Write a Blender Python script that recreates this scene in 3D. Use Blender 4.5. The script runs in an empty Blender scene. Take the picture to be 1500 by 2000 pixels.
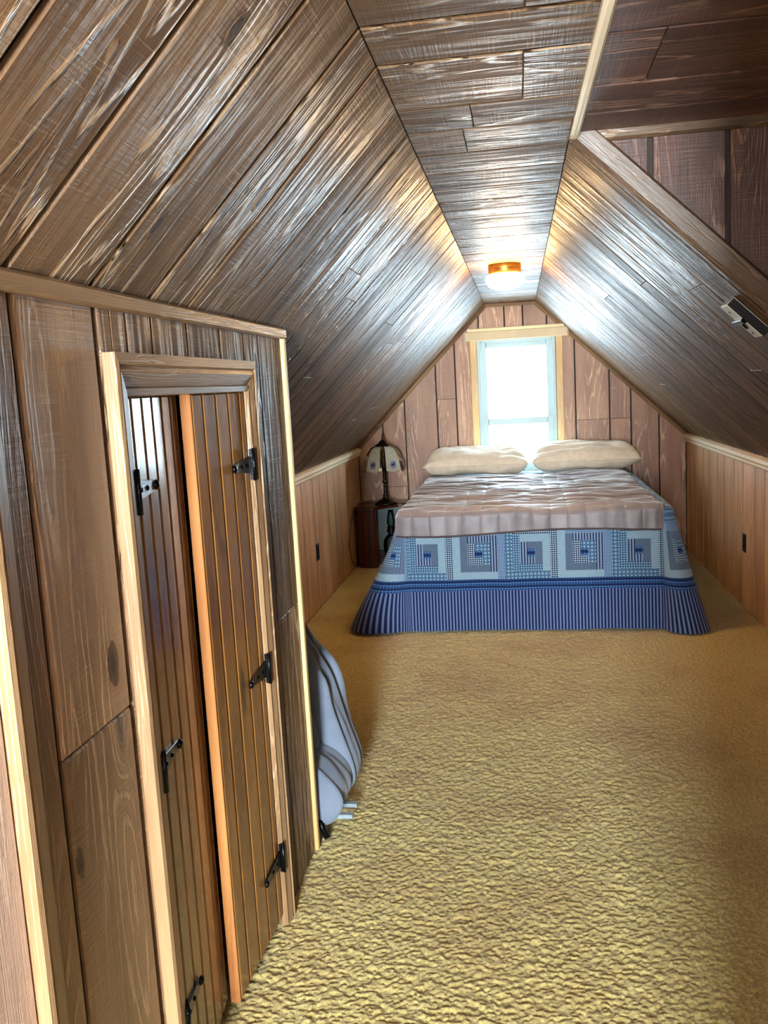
import bpy, bmesh, math, random
import numpy as np
from mathutils import Vector, Matrix
random.seed(11); np.random.seed(11)
SC = bpy.context.scene
COL = SC.collection

# ------------------------------------------------------------------ camera
def make_camera():
    yaw, pitch, roll = 0.1576, 0.1404, -0.0550
    f = Vector((-math.sin(yaw)*math.cos(pitch), math.cos(yaw)*math.cos(pitch), -math.sin(pitch)))
    r = Vector((math.cos(yaw), math.sin(yaw), 0)); u = r.cross(f)
    r2 = math.cos(roll)*r + math.sin(roll)*u; u2 = -math.sin(roll)*r + math.cos(roll)*u
    M = Matrix((r2, u2, -f)).transposed().to_4x4(); M.translation = (0, 0, 1.48)
    cd = bpy.data.cameras.new('camera'); cd.sensor_fit = 'VERTICAL'; cd.sensor_height = 36
    cd.sensor_width = 27; cd.lens = 1723.7/2000*36; cd.clip_start = 0.02
    c = bpy.data.objects.new('camera', cd); c.matrix_world = M; COL.objects.link(c); SC.camera = c
make_camera()

# ------------------------------------------------------------------ world, daylight, exposure
SKY_STRENGTH = 24.0
w = bpy.data.worlds.new('overcast_sky'); SC.world = w; w.use_nodes = True
bg = w.node_tree.nodes['Background']
bg.inputs[0].default_value = (0.64, 0.86, 1.0, 1); bg.inputs[1].default_value = SKY_STRENGTH
SC.view_settings.view_transform = 'Standard'; SC.view_settings.look = 'None'
SC.view_settings.exposure = 0.55; SC.view_settings.gamma = 1.0; SC.view_settings.use_curve_mapping = False
SC.cycles.max_bounces = 10; SC.cycles.diffuse_bounces = 6; SC.cycles.glossy_bounces = 5
SC.cycles.sample_clamp_indirect = 12
def portal(name, loc, sx, sy, face_y):
    l = bpy.data.lights.new(name, 'AREA'); l.shape = 'RECTANGLE'; l.size = sx; l.size_y = sy
    l.cycles.is_portal = True
    o = bpy.data.objects.new(name, l); o.location = loc
    o.rotation_euler = (math.radians(90 if face_y > 0 else -90), 0, 0)      # -Z of the lamp towards +Y / -Y
    COL.objects.link(o)
portal('daylight_gable_window', (-0.014, 7.70, 1.27), 0.64, 1.12, -1)
portal('daylight_rear_window', (-0.18, -3.04, 1.30), 0.68, 1.35, 1)
def area(name, loc, sx, sy, power, col):
    l = bpy.data.lights.new(name, 'AREA'); l.shape = 'RECTANGLE'; l.size = sx; l.size_y = sy; l.energy = power; l.color = col
    o = bpy.data.objects.new(name, l); o.location = loc; o.rotation_euler = (math.radians(90), 0, 0); COL.objects.link(o)
def lamp(name, loc, power, radius, col):
    l = bpy.data.lights.new(name, 'POINT'); l.energy = power; l.shadow_soft_size = radius; l.color = col
    o = bpy.data.objects.new(name, l); o.location = loc; COL.objects.link(o)
area('added_light_rear_window', (-0.18, -3.06, 1.30), 0.66, 1.33, 780, (0.90, 0.97, 1.0))   # extra light added at the rear window, stronger than the sky
lamp('landing_ceiling_lamp', (-0.28, -1.0, 1.95), 35, 0.09, (1.0, 0.97, 0.90))                  # lamp over the landing behind the camera

# ------------------------------------------------------------------ dimensions; these and most positions below are worked back from image pixels
XL, XR, ZC = -0.2606, 0.155, 2.115          # flat ceiling strip
KL, KR, ZKL, ZKR = -1.3976, 1.345, 0.969, 0.976   # knee walls
YG, YR = 7.546, -2.90                       # gable wall, rear wall
XC, YC, ZT = -0.704, 2.64, 1.668            # closet front, its far corner, its top
Y1 = 2.509                                  # cheek wall
WX0, WX1, WZ0, WZ1 = -0.337, 0.309, 0.70, 1.83   # gable window opening

# ------------------------------------------------------------------ materials
def s(r, g, b):
    def c(v):
        v /= 255.0
        return v/12.92 if v <= 0.04045 else ((v+0.055)/1.055)**2.4
    return (c(r), c(g), c(b), 1)
class NT:
    def __init__(self, name):
        self.m = bpy.data.materials.new(name); self.m.use_nodes = True
        self.t = self.m.node_tree; self.p = self.t.nodes['Principled BSDF']
    def n(self, kind, **kw):
        nd = self.t.nodes.new(kind)
        for k, v in kw.items(): setattr(nd, k, v)
        return nd
    def l(self, a, b): self.t.links.new(a, b)
    def put(self, sock, v):
        if hasattr(v, 'is_linked') or hasattr(v, 'links'): self.l(v, sock)
        else: sock.default_value = v
    def math(self, op, a, b=0.0, c=0.0):
        nd = self.n('ShaderNodeMath', operation=op)
        self.put(nd.inputs[0], a); self.put(nd.inputs[1], b); self.put(nd.inputs[2], c); return nd.outputs[0]
    def mix(self, f, a, b, mode='MIX'):
        nd = self.n('ShaderNodeMix', data_type='RGBA', blend_type=mode)
        self.put(nd.inputs[0], f); self.put(nd.inputs[6], a); self.put(nd.inputs[7], b); return nd.outputs[2]
    def ramp(self, v, lo, hi, a=0.0, b=1.0):
        nd = self.n('ShaderNodeMapRange', interpolation_type='SMOOTHSTEP')
        self.put(nd.inputs[0], v); nd.inputs[1].default_value = lo; nd.inputs[2].default_value = hi
        nd.inputs[3].default_value = a; nd.inputs[4].default_value = b; return nd.outputs[0]
    def uv(self, sx=1, sy=1, off=(0, 0)):
        if not hasattr(self, '_uv'): self._uv = self.n('ShaderNodeUVMap', uv_map='UVMap').outputs[0]
        mp = self.n('ShaderNodeMapping'); self.l(self._uv, mp.inputs[0])
        mp.inputs['Scale'].default_value = (sx, sy, 1); mp.inputs['Location'].default_value = (off[0], off[1], 0)
        return mp.outputs[0]
    def obj(self, sx=1, sy=1, sz=1):
        mp = self.n('ShaderNodeMapping'); self.l(self.n('ShaderNodeTexCoord').outputs['Object'], mp.inputs[0])
        mp.inputs['Scale'].default_value = (sx, sy, sz); return mp.outputs[0]
    def noise(self, vec, scale=1.0, detail=2.0, rough=0.5):
        nd = self.n('ShaderNodeTexNoise'); self.l(vec, nd.inputs['Vector'])
        nd.inputs['Scale'].default_value = scale; nd.inputs['Detail'].default_value = detail
        nd.inputs['Roughness'].default_value = rough; return nd.outputs[0]
    def bump(self, h, strength=0.5, dist=0.002):
        nd = self.n('ShaderNodeBump'); nd.inputs['Strength'].default_value = strength
        nd.inputs['Distance'].default_value = dist; self.l(h, nd.inputs['Height']); self.l(nd.outputs[0], self.p.inputs['Normal'])
    def set(self, **kw):
        nm = {'col': 'Base Color', 'rough': 'Roughness', 'metal': 'Metallic', 'spec': 'Specular IOR Level', 'coat': 'Coat Weight',
              'coatr': 'Coat Roughness', 'emc': 'Emission Color', 'ems': 'Emission Strength', 'trans': 'Transmission Weight', 'sheen': 'Sheen Weight', 'alpha': 'Alpha'}
        for k, v in kw.items(): self.put(self.p.inputs[nm[k]], v)
        return self.m

def wood(name, dark, base, line, rings=26, line_amt=0.9, rough=0.34, bump=0.8, saw=1.0, spec=0.5, vscale=5.0, knot=True, vary=0.25, fibre_amt=0.35, lineh=1.0, streak=False):
    t = NT(name)
    big = t.noise(t.uv(0.55, vscale), 1.0, 2.0, 0.4)
    field = big
    if knot:
        vo = t.n('ShaderNodeTexVoronoi', feature='F1'); t.l(t.uv(0.85, 3.4), vo.inputs['Vector']); vo.inputs['Scale'].default_value = 1
        kd = vo.outputs['Distance']
        kn = t.math('EXPONENT', t.math('MULTIPLY', kd, -11.0))
        field = t.math('ADD', big, t.math('MULTIPLY', kn, 0.45))
    wob = t.noise(t.uv(9, 60), 1, 2)
    field = t.math('ADD', field, t.math('MULTIPLY', wob, 0.018))
    sn = t.math('SINE', t.math('MULTIPLY', field, rings*6.283))
    ln = t.ramp(sn, 0.35, 0.95)
    mask = t.ramp(t.noise(t.uv(0.6, 4.5, (7.3, 2.1)), 1.3, 2), 0.42, 0.60)
    brk = t.ramp(t.noise(t.uv(16, 110), 1, 2), 0.34, 0.52)
    ln = t.math('MULTIPLY', t.math('MULTIPLY', ln, mask), brk)
    fib = t.noise(t.uv(7, 330), 1, 3, 0.6)
    sawn = t.noise(t.uv(210, 5), 1, 2, 0.6)
    sawm = t.math('MULTIPLY', t.ramp(sawn, 0.56, 0.7), t.ramp(t.noise(t.uv(2.2, 7, (3, 9)), 1, 2), 0.45, 0.6))
    tone = t.noise(t.uv(1.6, 9, (4, 4)), 1, 3)
    c = t.mix(t.ramp(tone, 0.3, 0.7), dark, base)
    c = t.mix(t.math('MULTIPLY', t.ramp(fib, 0.45, 0.7), fibre_amt), c, dark)
    c = t.mix(t.math('MULTIPLY', sawm, 0.30*saw), c, line)
    c = t.mix(t.math('MULTIPLY', ln, line_amt), c, line)
    if knot:
        c = t.mix(t.ramp(kd, 0.035, 0.085, 0.85, 0.0), c, (0.025, 0.012, 0.007, 1))
    rnd = t.n('ShaderNodeObjectInfo').outputs['Random']
    hv = t.n('ShaderNodeHueSaturation'); t.l(c, hv.inputs['Color'])
    t.l(t.math('MULTIPLY_ADD', rnd, vary*2, 1-vary), hv.inputs['Value'])
    h = t.math('ADD', t.math('MULTIPLY', ln, lineh), t.math('MULTIPLY', fib, 0.6))
    h = t.math('ADD', h, t.math('MULTIPLY', sawn, 0.55*saw))
    t.bump(h, bump, 0.0026)
    if streak:      # alternating varnished and raw grain
        sk = t.ramp(t.noise(t.uv(2.2, 62, (1, 7)), 1, 4, .65), .46, .57)
        sk = t.math('MULTIPLY', sk, t.ramp(rnd, 0, 1, .45, 1.0))
        sk = t.math('MAXIMUM', sk, t.math('MULTIPLY', ln, .9))
        return t.set(col=hv.outputs[0], rough=t.math('MULTIPLY_ADD', sk, -.34, .60), spec=t.math('MULTIPLY_ADD', sk, .42, .08))
    return t.set(col=hv.outputs[0], rough=t.math('SUBTRACT', t.ramp(fib, 0.3, 0.7, rough-0.05, rough+0.1), t.math('MULTIPLY', ln, .07)), spec=spec)

def plain(name, col, rough=0.5, metal=0.0, spec=0.5, nscale=40, namt=0.12, bump=0.0, **kw):
    t = NT(name)
    nz = t.noise(t.obj(), nscale, 3)
    c = t.mix(t.ramp(nz, 0.3, 0.7), col, tuple(v*(1-namt*2) for v in col[:3])+(1,))
    if bump: t.bump(nz, bump, 0.002)
    return t.set(col=c, rough=rough, metal=metal, spec=spec, **kw)

M = {}
M['board'] = wood('rough_sawn_board', s(84, 61, 43), s(118, 90, 64), s(186, 156, 124), rough=0.25, bump=1.0, line_amt=.45, lineh=3.2, streak=True)
M['closet'] = wood('closet_front_board', s(100, 72, 48), s(134, 102, 72), s(176, 144, 110), rough=0.36, bump=0.8, line_amt=.3)
M['gable'] = wood('gable_board', s(150, 112, 92), s(178, 138, 114), s(222, 192, 160), rough=0.45, bump=0.6, line_amt=.75, rings=22)
M['cheek'] = wood('shade_darkened_board', s(62, 40, 34), s(88, 58, 48), s(142, 108, 90), rough=0.45, bump=0.6)  # the dormer's shade is put into this darker board colour
M['knee'] = wood('knee_wall_board', s(176, 130, 92), s(206, 162, 120), s(226, 190, 150), rough=0.45, bump=0.6, rings=18, line_amt=.6, vscale=9, knot=False, vary=.14)
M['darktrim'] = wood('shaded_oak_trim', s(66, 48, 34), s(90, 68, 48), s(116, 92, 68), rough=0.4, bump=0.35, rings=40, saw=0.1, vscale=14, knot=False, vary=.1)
M['trim'] = wood('brown_oak_trim', s(112, 84, 58), s(150, 118, 84), s(176, 146, 112), rough=0.36, bump=0.35, rings=40, saw=0.1, vscale=14, knot=False, vary=.1)
M['pine'] = wood('pale_pine_edge', s(196, 158, 102), s(218, 184, 126), s(230, 202, 152), rough=0.45, bump=0.2, rings=16, saw=0.1, vscale=12, knot=False, vary=.05)
M['rail'] = wood('cream_rail', s(222, 202, 168), s(240, 224, 194), s(246, 232, 206), rough=0.42, bump=0.2, rings=16, saw=0.1, vscale=14, knot=False, vary=.05)
M['door'] = wood('varnished_pine_board', s(112, 72, 34), s(148, 102, 52), s(92, 54, 24), rings=9, line_amt=.5, rough=0.2, bump=0.10, saw=0, vscale=3.5, vary=.12, fibre_amt=.2)
M['dooredge'] = wood('orange_pine_edge', s(150, 96, 54), s(188, 130, 76), s(130, 78, 38), rings=10, line_amt=.5, rough=0.3, bump=0.1, saw=0, vscale=16, knot=False, vary=.04)
M['leaf'] = wood('pale_lit_board', s(168, 138, 122), s(196, 168, 150), s(236, 220, 200), rough=0.4, bump=0.6, vary=.05)  # strong light on the boards is put into their pale colour
M['back'] = plain('groove_shadow_board', s(38, 24, 16), 0.7)
M['backwood'] = wood('plain_brown_board', s(92, 60, 38), s(132, 94, 64), s(180, 140, 100), rough=.45)
M['iron'] = plain('black_iron', s(26, 28, 32), 0.28, 0.85, nscale=180, bump=.5)
M['iron_silver'] = plain('hammered_iron', s(150, 160, 172), 0.3, 0.9, nscale=240, bump=.9)
M['bronze'] = plain('dark_bronze', s(60, 52, 46), 0.22, 0.95, nscale=60)
M['brass'] = plain('aged_brass', s(170, 128, 62), 0.35, 0.9)
M['white_vinyl'] = plain('white_vinyl', s(124, 150, 152), 0.35, nscale=5, namt=.03)
M['white_metal'] = plain('white_enamel', s(226, 232, 238), 0.3, nscale=30, namt=.04)
M['steel'] = plain('pale_steel', s(140, 156, 164), .4, nscale=30)
M['navy'] = plain('dark_plastic_and_shade', s(24, 25, 34), 0.4)
M['valance'] = plain('cream_valance', s(214, 194, 152), 0.5, nscale=12, namt=.05)
M['mahogany'] = wood('dark_mahogany', s(44, 18, 12), s(74, 32, 20), s(96, 46, 28), rings=12, line_amt=.4, rough=.22, bump=.05, saw=0, vscale=6, knot=False, vary=.05)
M['tealpanel'] = plain('grey_teal_panel', s(104, 116, 116), .5, nscale=8)
M['knot'] = plain('knot_wood', s(92, 66, 46), .45, nscale=90, namt=.3, bump=.3)
M['knotheart'] = plain('knot_heart', s(54, 38, 28), .45, nscale=120, namt=.3, bump=.3)
M['cord'] = plain('black_cord', s(22, 20, 20), .5)

def glass_mat(name, tint=(1, 1, 1, 1), refl=0.08):
    m = bpy.data.materials.new(name); m.use_nodes = True; t = m.node_tree; t.nodes.clear()
    out = t.nodes.new('ShaderNodeOutputMaterial'); mx = t.nodes.new('ShaderNodeMixShader')
    tr = t.nodes.new('ShaderNodeBsdfTransparent'); gl = t.nodes.new('ShaderNodeBsdfGlossy')
    fr = t.nodes.new('ShaderNodeFresnel'); fr.inputs[0].default_value = 1.45
    tr.inputs[0].default_value = tint; gl.inputs['Roughness'].default_value = 0.03
    t.links.new(fr.outputs[0], mx.inputs[0]); t.links.new(tr.outputs[0], mx.inputs[1]); t.links.new(gl.outputs[0], mx.inputs[2])
    t.links.new(mx.outputs[0], out.inputs[0]); return m
M['pane'] = glass_mat('window_glass')
M['jug'] = glass_mat('jug_glass', (0.86, 0.92, 0.93, 1))
M['clearpanel'] = glass_mat('ribbed_glass', (0.8, 0.78, 0.74, 1))

def globe_mat():
    t = NT('lit_opal_glass'); return t.set(col=s(255, 240, 214), rough=.3, emc=(1.0, 0.60, 0.24, 1), ems=85.0)
M['globe'] = globe_mat()
def shade_mat():
    t = NT('milk_glass_panel'); n = t.noise(t.obj(), 30, 2)
    return t.set(col=t.mix(n, s(226, 224, 206), s(206, 206, 188)), rough=.25)
M['milk'] = shade_mat()
M['oval'] = plain('pale_blue_print', s(128, 140, 190), .4, nscale=70, namt=.25)
M['horse'] = plain('black_print', s(24, 22, 38), .4)

def carpet_mat():
    t = NT('mustard_carpet'); v = t.obj()
    a = t.noise(v, 140, 3); b = t.noise(v, 1.6, 4, .6); d = t.noise(v, 7, 3, .6)
    c = t.mix(t.ramp(a, .3, .7), s(164, 147, 86), s(204, 186, 122))
    c = t.mix(t.ramp(b, .42, .66, 0, .38), c, s(140, 100, 48))
    c = t.mix(t.ramp(d, .64, .74, 0, .35), c, s(104, 74, 38))
    t.bump(t.noise(v, 260, 2), .5, .003)
    return t.set(col=c, rough=.95, spec=.1, sheen=.25)
M['carpet'] = carpet_mat()

def cloth(name, col, col2=None, nscale=25, weave=900, bump=.25, rough=.85, sheen=.2, spec=.25):
    t = NT(name); v = t.obj(); n = t.noise(v, nscale, 3)
    c = t.mix(t.ramp(n, .3, .7), col, col2 or tuple(x*.86 for x in col[:3])+(1,))
    t.bump(t.math('ADD', t.noise(v, weave, 1), t.math('MULTIPLY', n, 2.0)), bump, .002)
    return t.set(col=c, rough=rough, spec=spec, sheen=sheen)
M['pillow'] = cloth('ivory_cotton', s(214, 202, 184), s(204, 190, 170))
M['blanket'] = cloth('taupe_quilting', s(120, 112, 117), s(106, 98, 103), nscale=12, rough=.42, sheen=1.0, spec=.6)
M['blanket_edge'] = cloth('dark_binding', s(70, 62, 64))
M['futon'] = cloth('blue_grey_twill', s(108, 119, 136), s(92, 103, 120), nscale=6)
M['mattress'] = cloth('mattress_ticking', s(220, 216, 206))

def print_cloth(name, kind):
    """woven / printed cottons of the patchwork; UV in metres of cloth"""
    t = NT(name); sep = t.n('ShaderNodeSeparateXYZ'); t.l(t.uv(), sep.inputs[0]); U, V = sep.outputs[0], sep.outputs[1]
    def stripe(ax, period, width, soft=.12):
        fr = t.math('FRACT', t.math('DIVIDE', ax, period))
        return t.ramp(t.math('ABSOLUTE', t.math('SUBTRACT', fr, .5)), width/2-soft/2, width/2+soft/2, 1, 0)
    white, navy, mid = s(156, 180, 198), s(14, 28, 58), s(40, 76, 124)
    if kind == 'pale': c = t.mix(t.noise(t.uv(60, 60), 1, 2), s(132, 158, 174), s(118, 144, 162))
    elif kind == 'grey': c = t.mix(t.noise(t.uv(60, 60), 1, 2), s(84, 102, 122), s(72, 88, 110))
    elif kind == 'check': c = t.mix(t.math('MAXIMUM', stripe(U, .0125, .36), stripe(V, .0125, .36)), white, navy)
    elif kind == 'gingham': c = t.mix(t.math('ADD', t.math('MULTIPLY', stripe(U, .014, .5), .5), t.math('MULTIPLY', stripe(V, .014, .5), .5)), s(116, 154, 182), s(12, 34, 72))
    elif kind == 'fine': c = t.mix(t.math('MAXIMUM', stripe(U, .009, .4), stripe(V, .009, .4)), white, mid)
    elif kind == 'dots': c = t.mix(t.math('MAXIMUM', t.math('MULTIPLY', t.math('MAXIMUM', stripe(U, .022, .6, .5), stripe(V, .022, .6, .5)), .9), 0.0), s(146, 178, 198), s(34, 72, 108))
    elif kind == 'stripes': c = t.mix(stripe(U, .0165, .42), s(116, 136, 168), s(16, 18, 46))
    elif kind == 'plaid':
        c = t.mix(t.math('MAXIMUM', stripe(U, .016, .16), stripe(V, .016, .16)), s(14, 50, 104), s(90, 130, 170))
        c = t.mix(stripe(V, .033, .4, .2), c, s(10, 28, 70))
    elif kind == 'border':
        c = t.mix(stripe(U, .019, .48, .16), s(104, 120, 158), s(12, 26, 66))
        c = t.mix(stripe(U, .0095, .2, .1), c, s(28, 50, 98))
    t.bump(t.math('ADD', t.noise(t.uv(600, 600), 1, 1), t.math('MULTIPLY', t.noise(t.uv(26, 26), 1, 3), 3)), .35, .002)
    return t.set(col=c, rough=.9, spec=.2, sheen=.15)
KINDS = ['pale', 'grey', 'check', 'gingham', 'fine', 'dots', 'stripes', 'plaid']
for k in KINDS + ['border']: M['q_'+k] = print_cloth('cotton_'+k, k)

# ------------------------------------------------------------------ object helpers
def empty(name, loc=(0, 0, 0), parent=None, rz=0):
    o = bpy.data.objects.new(name, None); o.empty_display_size = .05
    o.location = loc; o.rotation_euler = (0, 0, rz); COL.objects.link(o)
    if parent: o.parent = parent
    return o
def tag(o, label=None, cat=None, group=None, kind=None):
    if label: o['label'] = label
    if cat: o['category'] = cat
    if group: o['group'] = group
    if kind: o['kind'] = kind
    return o
def link(name, bm, mats, parent=None, smooth=False, kind=None):
    me = bpy.data.meshes.new(name); bm.normal_update(); bm.to_mesh(me); bm.free()
    for m in (mats if isinstance(mats, (list, tuple)) else [mats]): me.materials.append(m)
    if smooth: me.polygons.foreach_set('use_smooth', [True]*len(me.polygons))
    o = bpy.data.objects.new(name, me); COL.objects.link(o)
    if parent: o.parent = parent
    if kind: o['kind'] = kind
    return o
def newbm():
    bm = bmesh.new(); bm.loops.layers.uv.new('UVMap'); return bm
def face(bm, vs, uvs, mi=0):
    try: f = bm.faces.new(vs)
    except ValueError: return None
    L = bm.loops.layers.uv.active; f.material_index = mi
    for lp, c in zip(f.loops, uvs): lp[L].uv = c
    return f
def clip(poly, a, b, c):
    """keep a*u+b*v<=c"""
    out = []
    for i in range(len(poly)):
        p, q = poly[i], poly[(i+1) % len(poly)]
        dp, dq = a*p[0]+b*p[1]-c, a*q[0]+b*q[1]-c
        if dp <= 0: out.append(p)
        if dp*dq < 0:
            k = dp/(dp-dq); out.append((p[0]+k*(q[0]-p[0]), p[1]+k*(q[1]-p[1])))
    return out
def inset(poly, d):
    n = len(poly); res = []
    area = sum(poly[i][0]*poly[(i+1) % n][1]-poly[(i+1) % n][0]*poly[i][1] for i in range(n))
    sg = 1 if area > 0 else -1
    for i in range(n):
        p0, p1, p2 = Vector(poly[i-1]), Vector(poly[i]), Vector(poly[(i+1) % n])
        e1, e2 = (p1-p0).normalized(), (p2-p1).normalized()
        n1, n2 = Vector((-e1.y, e1.x))*sg, Vector((-e2.y, e2.x))*sg
        k = (n1+n2); den = 1+n1.dot(n2)
        res.append(tuple(p1 + k*(d/max(den, .2))))
    return res
def prism(bm, poly, fr, top, bot, ch=0.0, off=(0, 0), mi=0, swap=False, mi_side=None):
    """poly in (u,v) of frame fr=(O,U,V,N); front at N*top, back at N*bot, chamfer ch"""
    O, U, V, N = fr
    area = sum(poly[i][0]*poly[(i+1) % len(poly)][1]-poly[(i+1) % len(poly)][0]*poly[i][1] for i in range(len(poly)))
    if area < 0: poly = poly[::-1]
    if U.cross(V).dot(N) < 0: poly = poly[::-1]
    P = lambda p, h: bm.verts.new(O+U*p[0]+V*p[1]+N*h)
    def uvf(p): return (p[0]+off[0], p[1]+off[1]) if not swap else (p[1]+off[0], p[0]+off[1])
    n = len(poly); fin = inset(poly, ch) if ch else poly
    a = [P(p, top) for p in fin]; face(bm, a, [uvf(p) for p in fin], mi)
    ms = mi if mi_side is None else mi_side
    ring, rp = a, fin
    if ch:
        b = [P(p, top-ch) for p in poly]
        for i in range(n):
            j = (i+1) % n; face(bm, [a[i], b[i], b[j], a[j]], [uvf(fin[i]), uvf(poly[i]), uvf(poly[j]), uvf(fin[j])], ms)
        ring, rp = b, poly
    c = [P(p, bot) for p in poly]
    for i in range(n):
        j = (i+1) % n; d = (.012, .012)
        face(bm, [ring[i], c[i], c[j], ring[j]], [uvf(rp[i]), tuple(np.add(uvf(poly[i]), d)), tuple(np.add(uvf(poly[j]), d)), uvf(rp[j])], ms)
    face(bm, c[::-1], [uvf(p) for p in poly[::-1]], ms)
def rect(u0, u1, v0, v1): return [(u0, v0), (u1, v0), (u1, v1), (u0, v1)]
def roff(): return (random.uniform(0, 60), random.uniform(0, 60))
def plank(parent, polys, fr, mat, th=.010, ch=.0016, swap=False, name='plank', lift=0):
    bm = newbm(); o = roff()
    for p in polys:
        if len(p) >= 3: prism(bm, p, fr, lift, -th, ch, o, swap=swap)
    return link(name, bm, mat, parent)
def frame(O, U, V, N): return tuple(Vector(x).normalized() if i else Vector(x) for i, x in enumerate((O, U, V, N)))
def box(bm, x0, x1, y0, y1, z0, z1, ch=0.0, mi=0, axis=2, off=None):
    """box with grain along axis"""
    off = off or roff()
    if axis == 2: prism(bm, rect(z0, z1, y0, y1), frame((0, 0, 0), (0, 0, 1), (0, 1, 0), (1, 0, 0)), x1, x0, ch, off, mi)
    elif axis == 1: prism(bm, rect(y0, y1, z0, z1), frame((0, 0, 0), (0, 1, 0), (0, 0, 1), (1, 0, 0)), x1, x0, ch, off, mi)
    else: prism(bm, rect(x0, x1, z0, z1), frame((0, 0, 0), (1, 0, 0), (0, 0, 1), (0, -1, 0)), -y0, -y1, ch, off, mi)
def mould(name, p0, p1, A, B, prof, mat, parent=None, m0=0, m1=0, kind=None, mats=None, mis=None):
    """moulding: closed profile [(a,b)] along p0->p1; ends shifted by m*a (mitre)"""
    p0, p1 = Vector(p0), Vector(p1); D = (p1-p0); L = D.length; D.normalize(); A, B = Vector(A).normalized(), Vector(B).normalized()
    if A.cross(B).dot(D) < 0: prof = prof[::-1]; mis = mis[::-1] if mis else None
    bm = newbm(); o = roff(); n = len(prof)
    e0 = [bm.verts.new(p0 + A*a + B*b + D*(m0*a)) for a, b in prof]
    e1 = [bm.verts.new(p1 + A*a + B*b + D*(m1*a)) for a, b in prof]
    per = [0]
    for i in range(n): per.append(per[-1] + (Vector(prof[i])-Vector(prof[(i+1) % n])).length)
    for i in range(n):
        j = (i+1) % n
        face(bm, [e0[i], e0[j], e1[j], e1[i]], [(o[0], o[1]+per[i]), (o[0], o[1]+per[i+1]), (o[0]+L, o[1]+per[i+1]), (o[0]+L, o[1]+per[i])], mis[i] if mis else 0)
    face(bm, e0[::-1], [(o[0]+a, o[1]+b) for a, b in prof[::-1]]); face(bm, e1, [(o[0]+a, o[1]+b) for a, b in prof])
    return link(name, bm, mats or mat, parent, kind=kind)
def lathe(bm, prof, n=24, c=(0, 0, 0), mi=0, a0=0, flat=False):
    rings = []
    L = bm.loops.layers.uv.active
    for r, z in prof:
        if r < 1e-5: rings.append([bm.verts.new((c[0], c[1], c[2]+z))])
        else: rings.append([bm.verts.new((c[0]+r*math.cos(a0+2*math.pi*i/n), c[1]+r*math.sin(a0+2*math.pi*i/n), c[2]+z)) for i in range(n)])
    for A, B in zip(rings, rings[1:]):
        for i in range(n):
            j = (i+1) % n
            vs = [A[i % len(A)], A[j % len(A)], B[j % len(B)], B[i % len(B)]]
            vs = list(dict.fromkeys(vs))
            if len(vs) >= 3:
                try:
                    f = bm.faces.new(vs); f.material_index = mi; f.smooth = not flat
                except ValueError: pass
def tube(bm, pts, r, n=8, mi=0):
    pts = [Vector(p) for p in pts]; rings = []
    up = Vector((0, 0, 1))
    for i, p in enumerate(pts):
        d = (pts[min(i+1, len(pts)-1)]-pts[max(i-1, 0)]).normalized()
        a = d.cross(up if abs(d.z) < .9 else Vector((1, 0, 0))).normalized(); b = d.cross(a)
        rings.append([bm.verts.new(p+a*r*math.cos(2*math.pi*k/n)+b*r*math.sin(2*math.pi*k/n)) for k in range(n)])
    for A, B in zip(rings, rings[1:]):
        for k in range(n):
            f = bm.faces.new([A[k], A[(k+1) % n], B[(k+1) % n], B[k]]); f.smooth = True; f.material_index = mi
    bm.faces.new(rings[0][::-1]); bm.faces.new(rings[-1])
def quad_obj(name, quads, mat, parent=None, kind=None):
    bm = newbm()
    for q in quads:
        q = [Vector(p) for p in q]; e = q[1]-q[0]; h = q[3]-q[0]
        face(bm, [bm.verts.new(p) for p in q], [(0, 0), (e.length, 0), (e.length, h.length), (0, h.length)])
    return link(name, bm, mat, parent, kind=kind)
def grid_obj(name, P, UV, mats, parent=None, midx=None, close=False, kind=None):
    """P (n,m,3) numpy grid -> smooth mesh with UVs"""
    n, m = P.shape[:2]
    idx = np.arange(n*m).reshape(n, m)
    f = np.stack([idx[:-1, :-1], idx[1:, :-1], idx[1:, 1:], idx[:-1, 1:]], -1).reshape(-1, 4)
    me = bpy.data.meshes.new(name)
    me.vertices.add(n*m); me.vertices.foreach_set('co', P.reshape(-1).astype(np.float32))
    me.loops.add(f.size); me.loops.foreach_set('vertex_index', f.reshape(-1).astype(np.int32))
    me.polygons.add(len(f)); me.polygons.foreach_set('loop_start', np.arange(0, f.size, 4, dtype=np.int32))
    me.polygons.foreach_set('loop_total', np.full(len(f), 4, dtype=np.int32))
    me.polygons.foreach_set('use_smooth', np.ones(len(f), dtype=bool))
    if midx is not None: me.polygons.foreach_set('material_index', midx.reshape(-1).astype(np.int32))
    me.update(calc_edges=True)
    if UV is not None:
        l = me.uv_layers.new(name='UVMap'); l.data.foreach_set('uv', UV.reshape(-1, 2)[f.reshape(-1)].reshape(-1).astype(np.float32))
    for mm in (mats if isinstance(mats, (list, tuple)) else [mats]): me.materials.append(mm)
    me.validate()
    o = bpy.data.objects.new(name, me); COL.objects.link(o)
    if parent: o.parent = parent
    if kind: o['kind'] = kind
    return o
def smooth_noise(shape, sig, seed):
    rng = np.random.RandomState(seed); x = rng.randn(*shape)
    fy = np.fft.fftfreq(shape[0])[:, None]; fx = np.fft.fftfreq(shape[1])[None]
    g = np.exp(-2*(math.pi**2)*((fy*sig[0])**2+(fx*sig[1])**2))
    y = np.real(np.fft.ifft2(np.fft.fft2(x)*g)); return (y-y.mean())/y.std()

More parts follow.
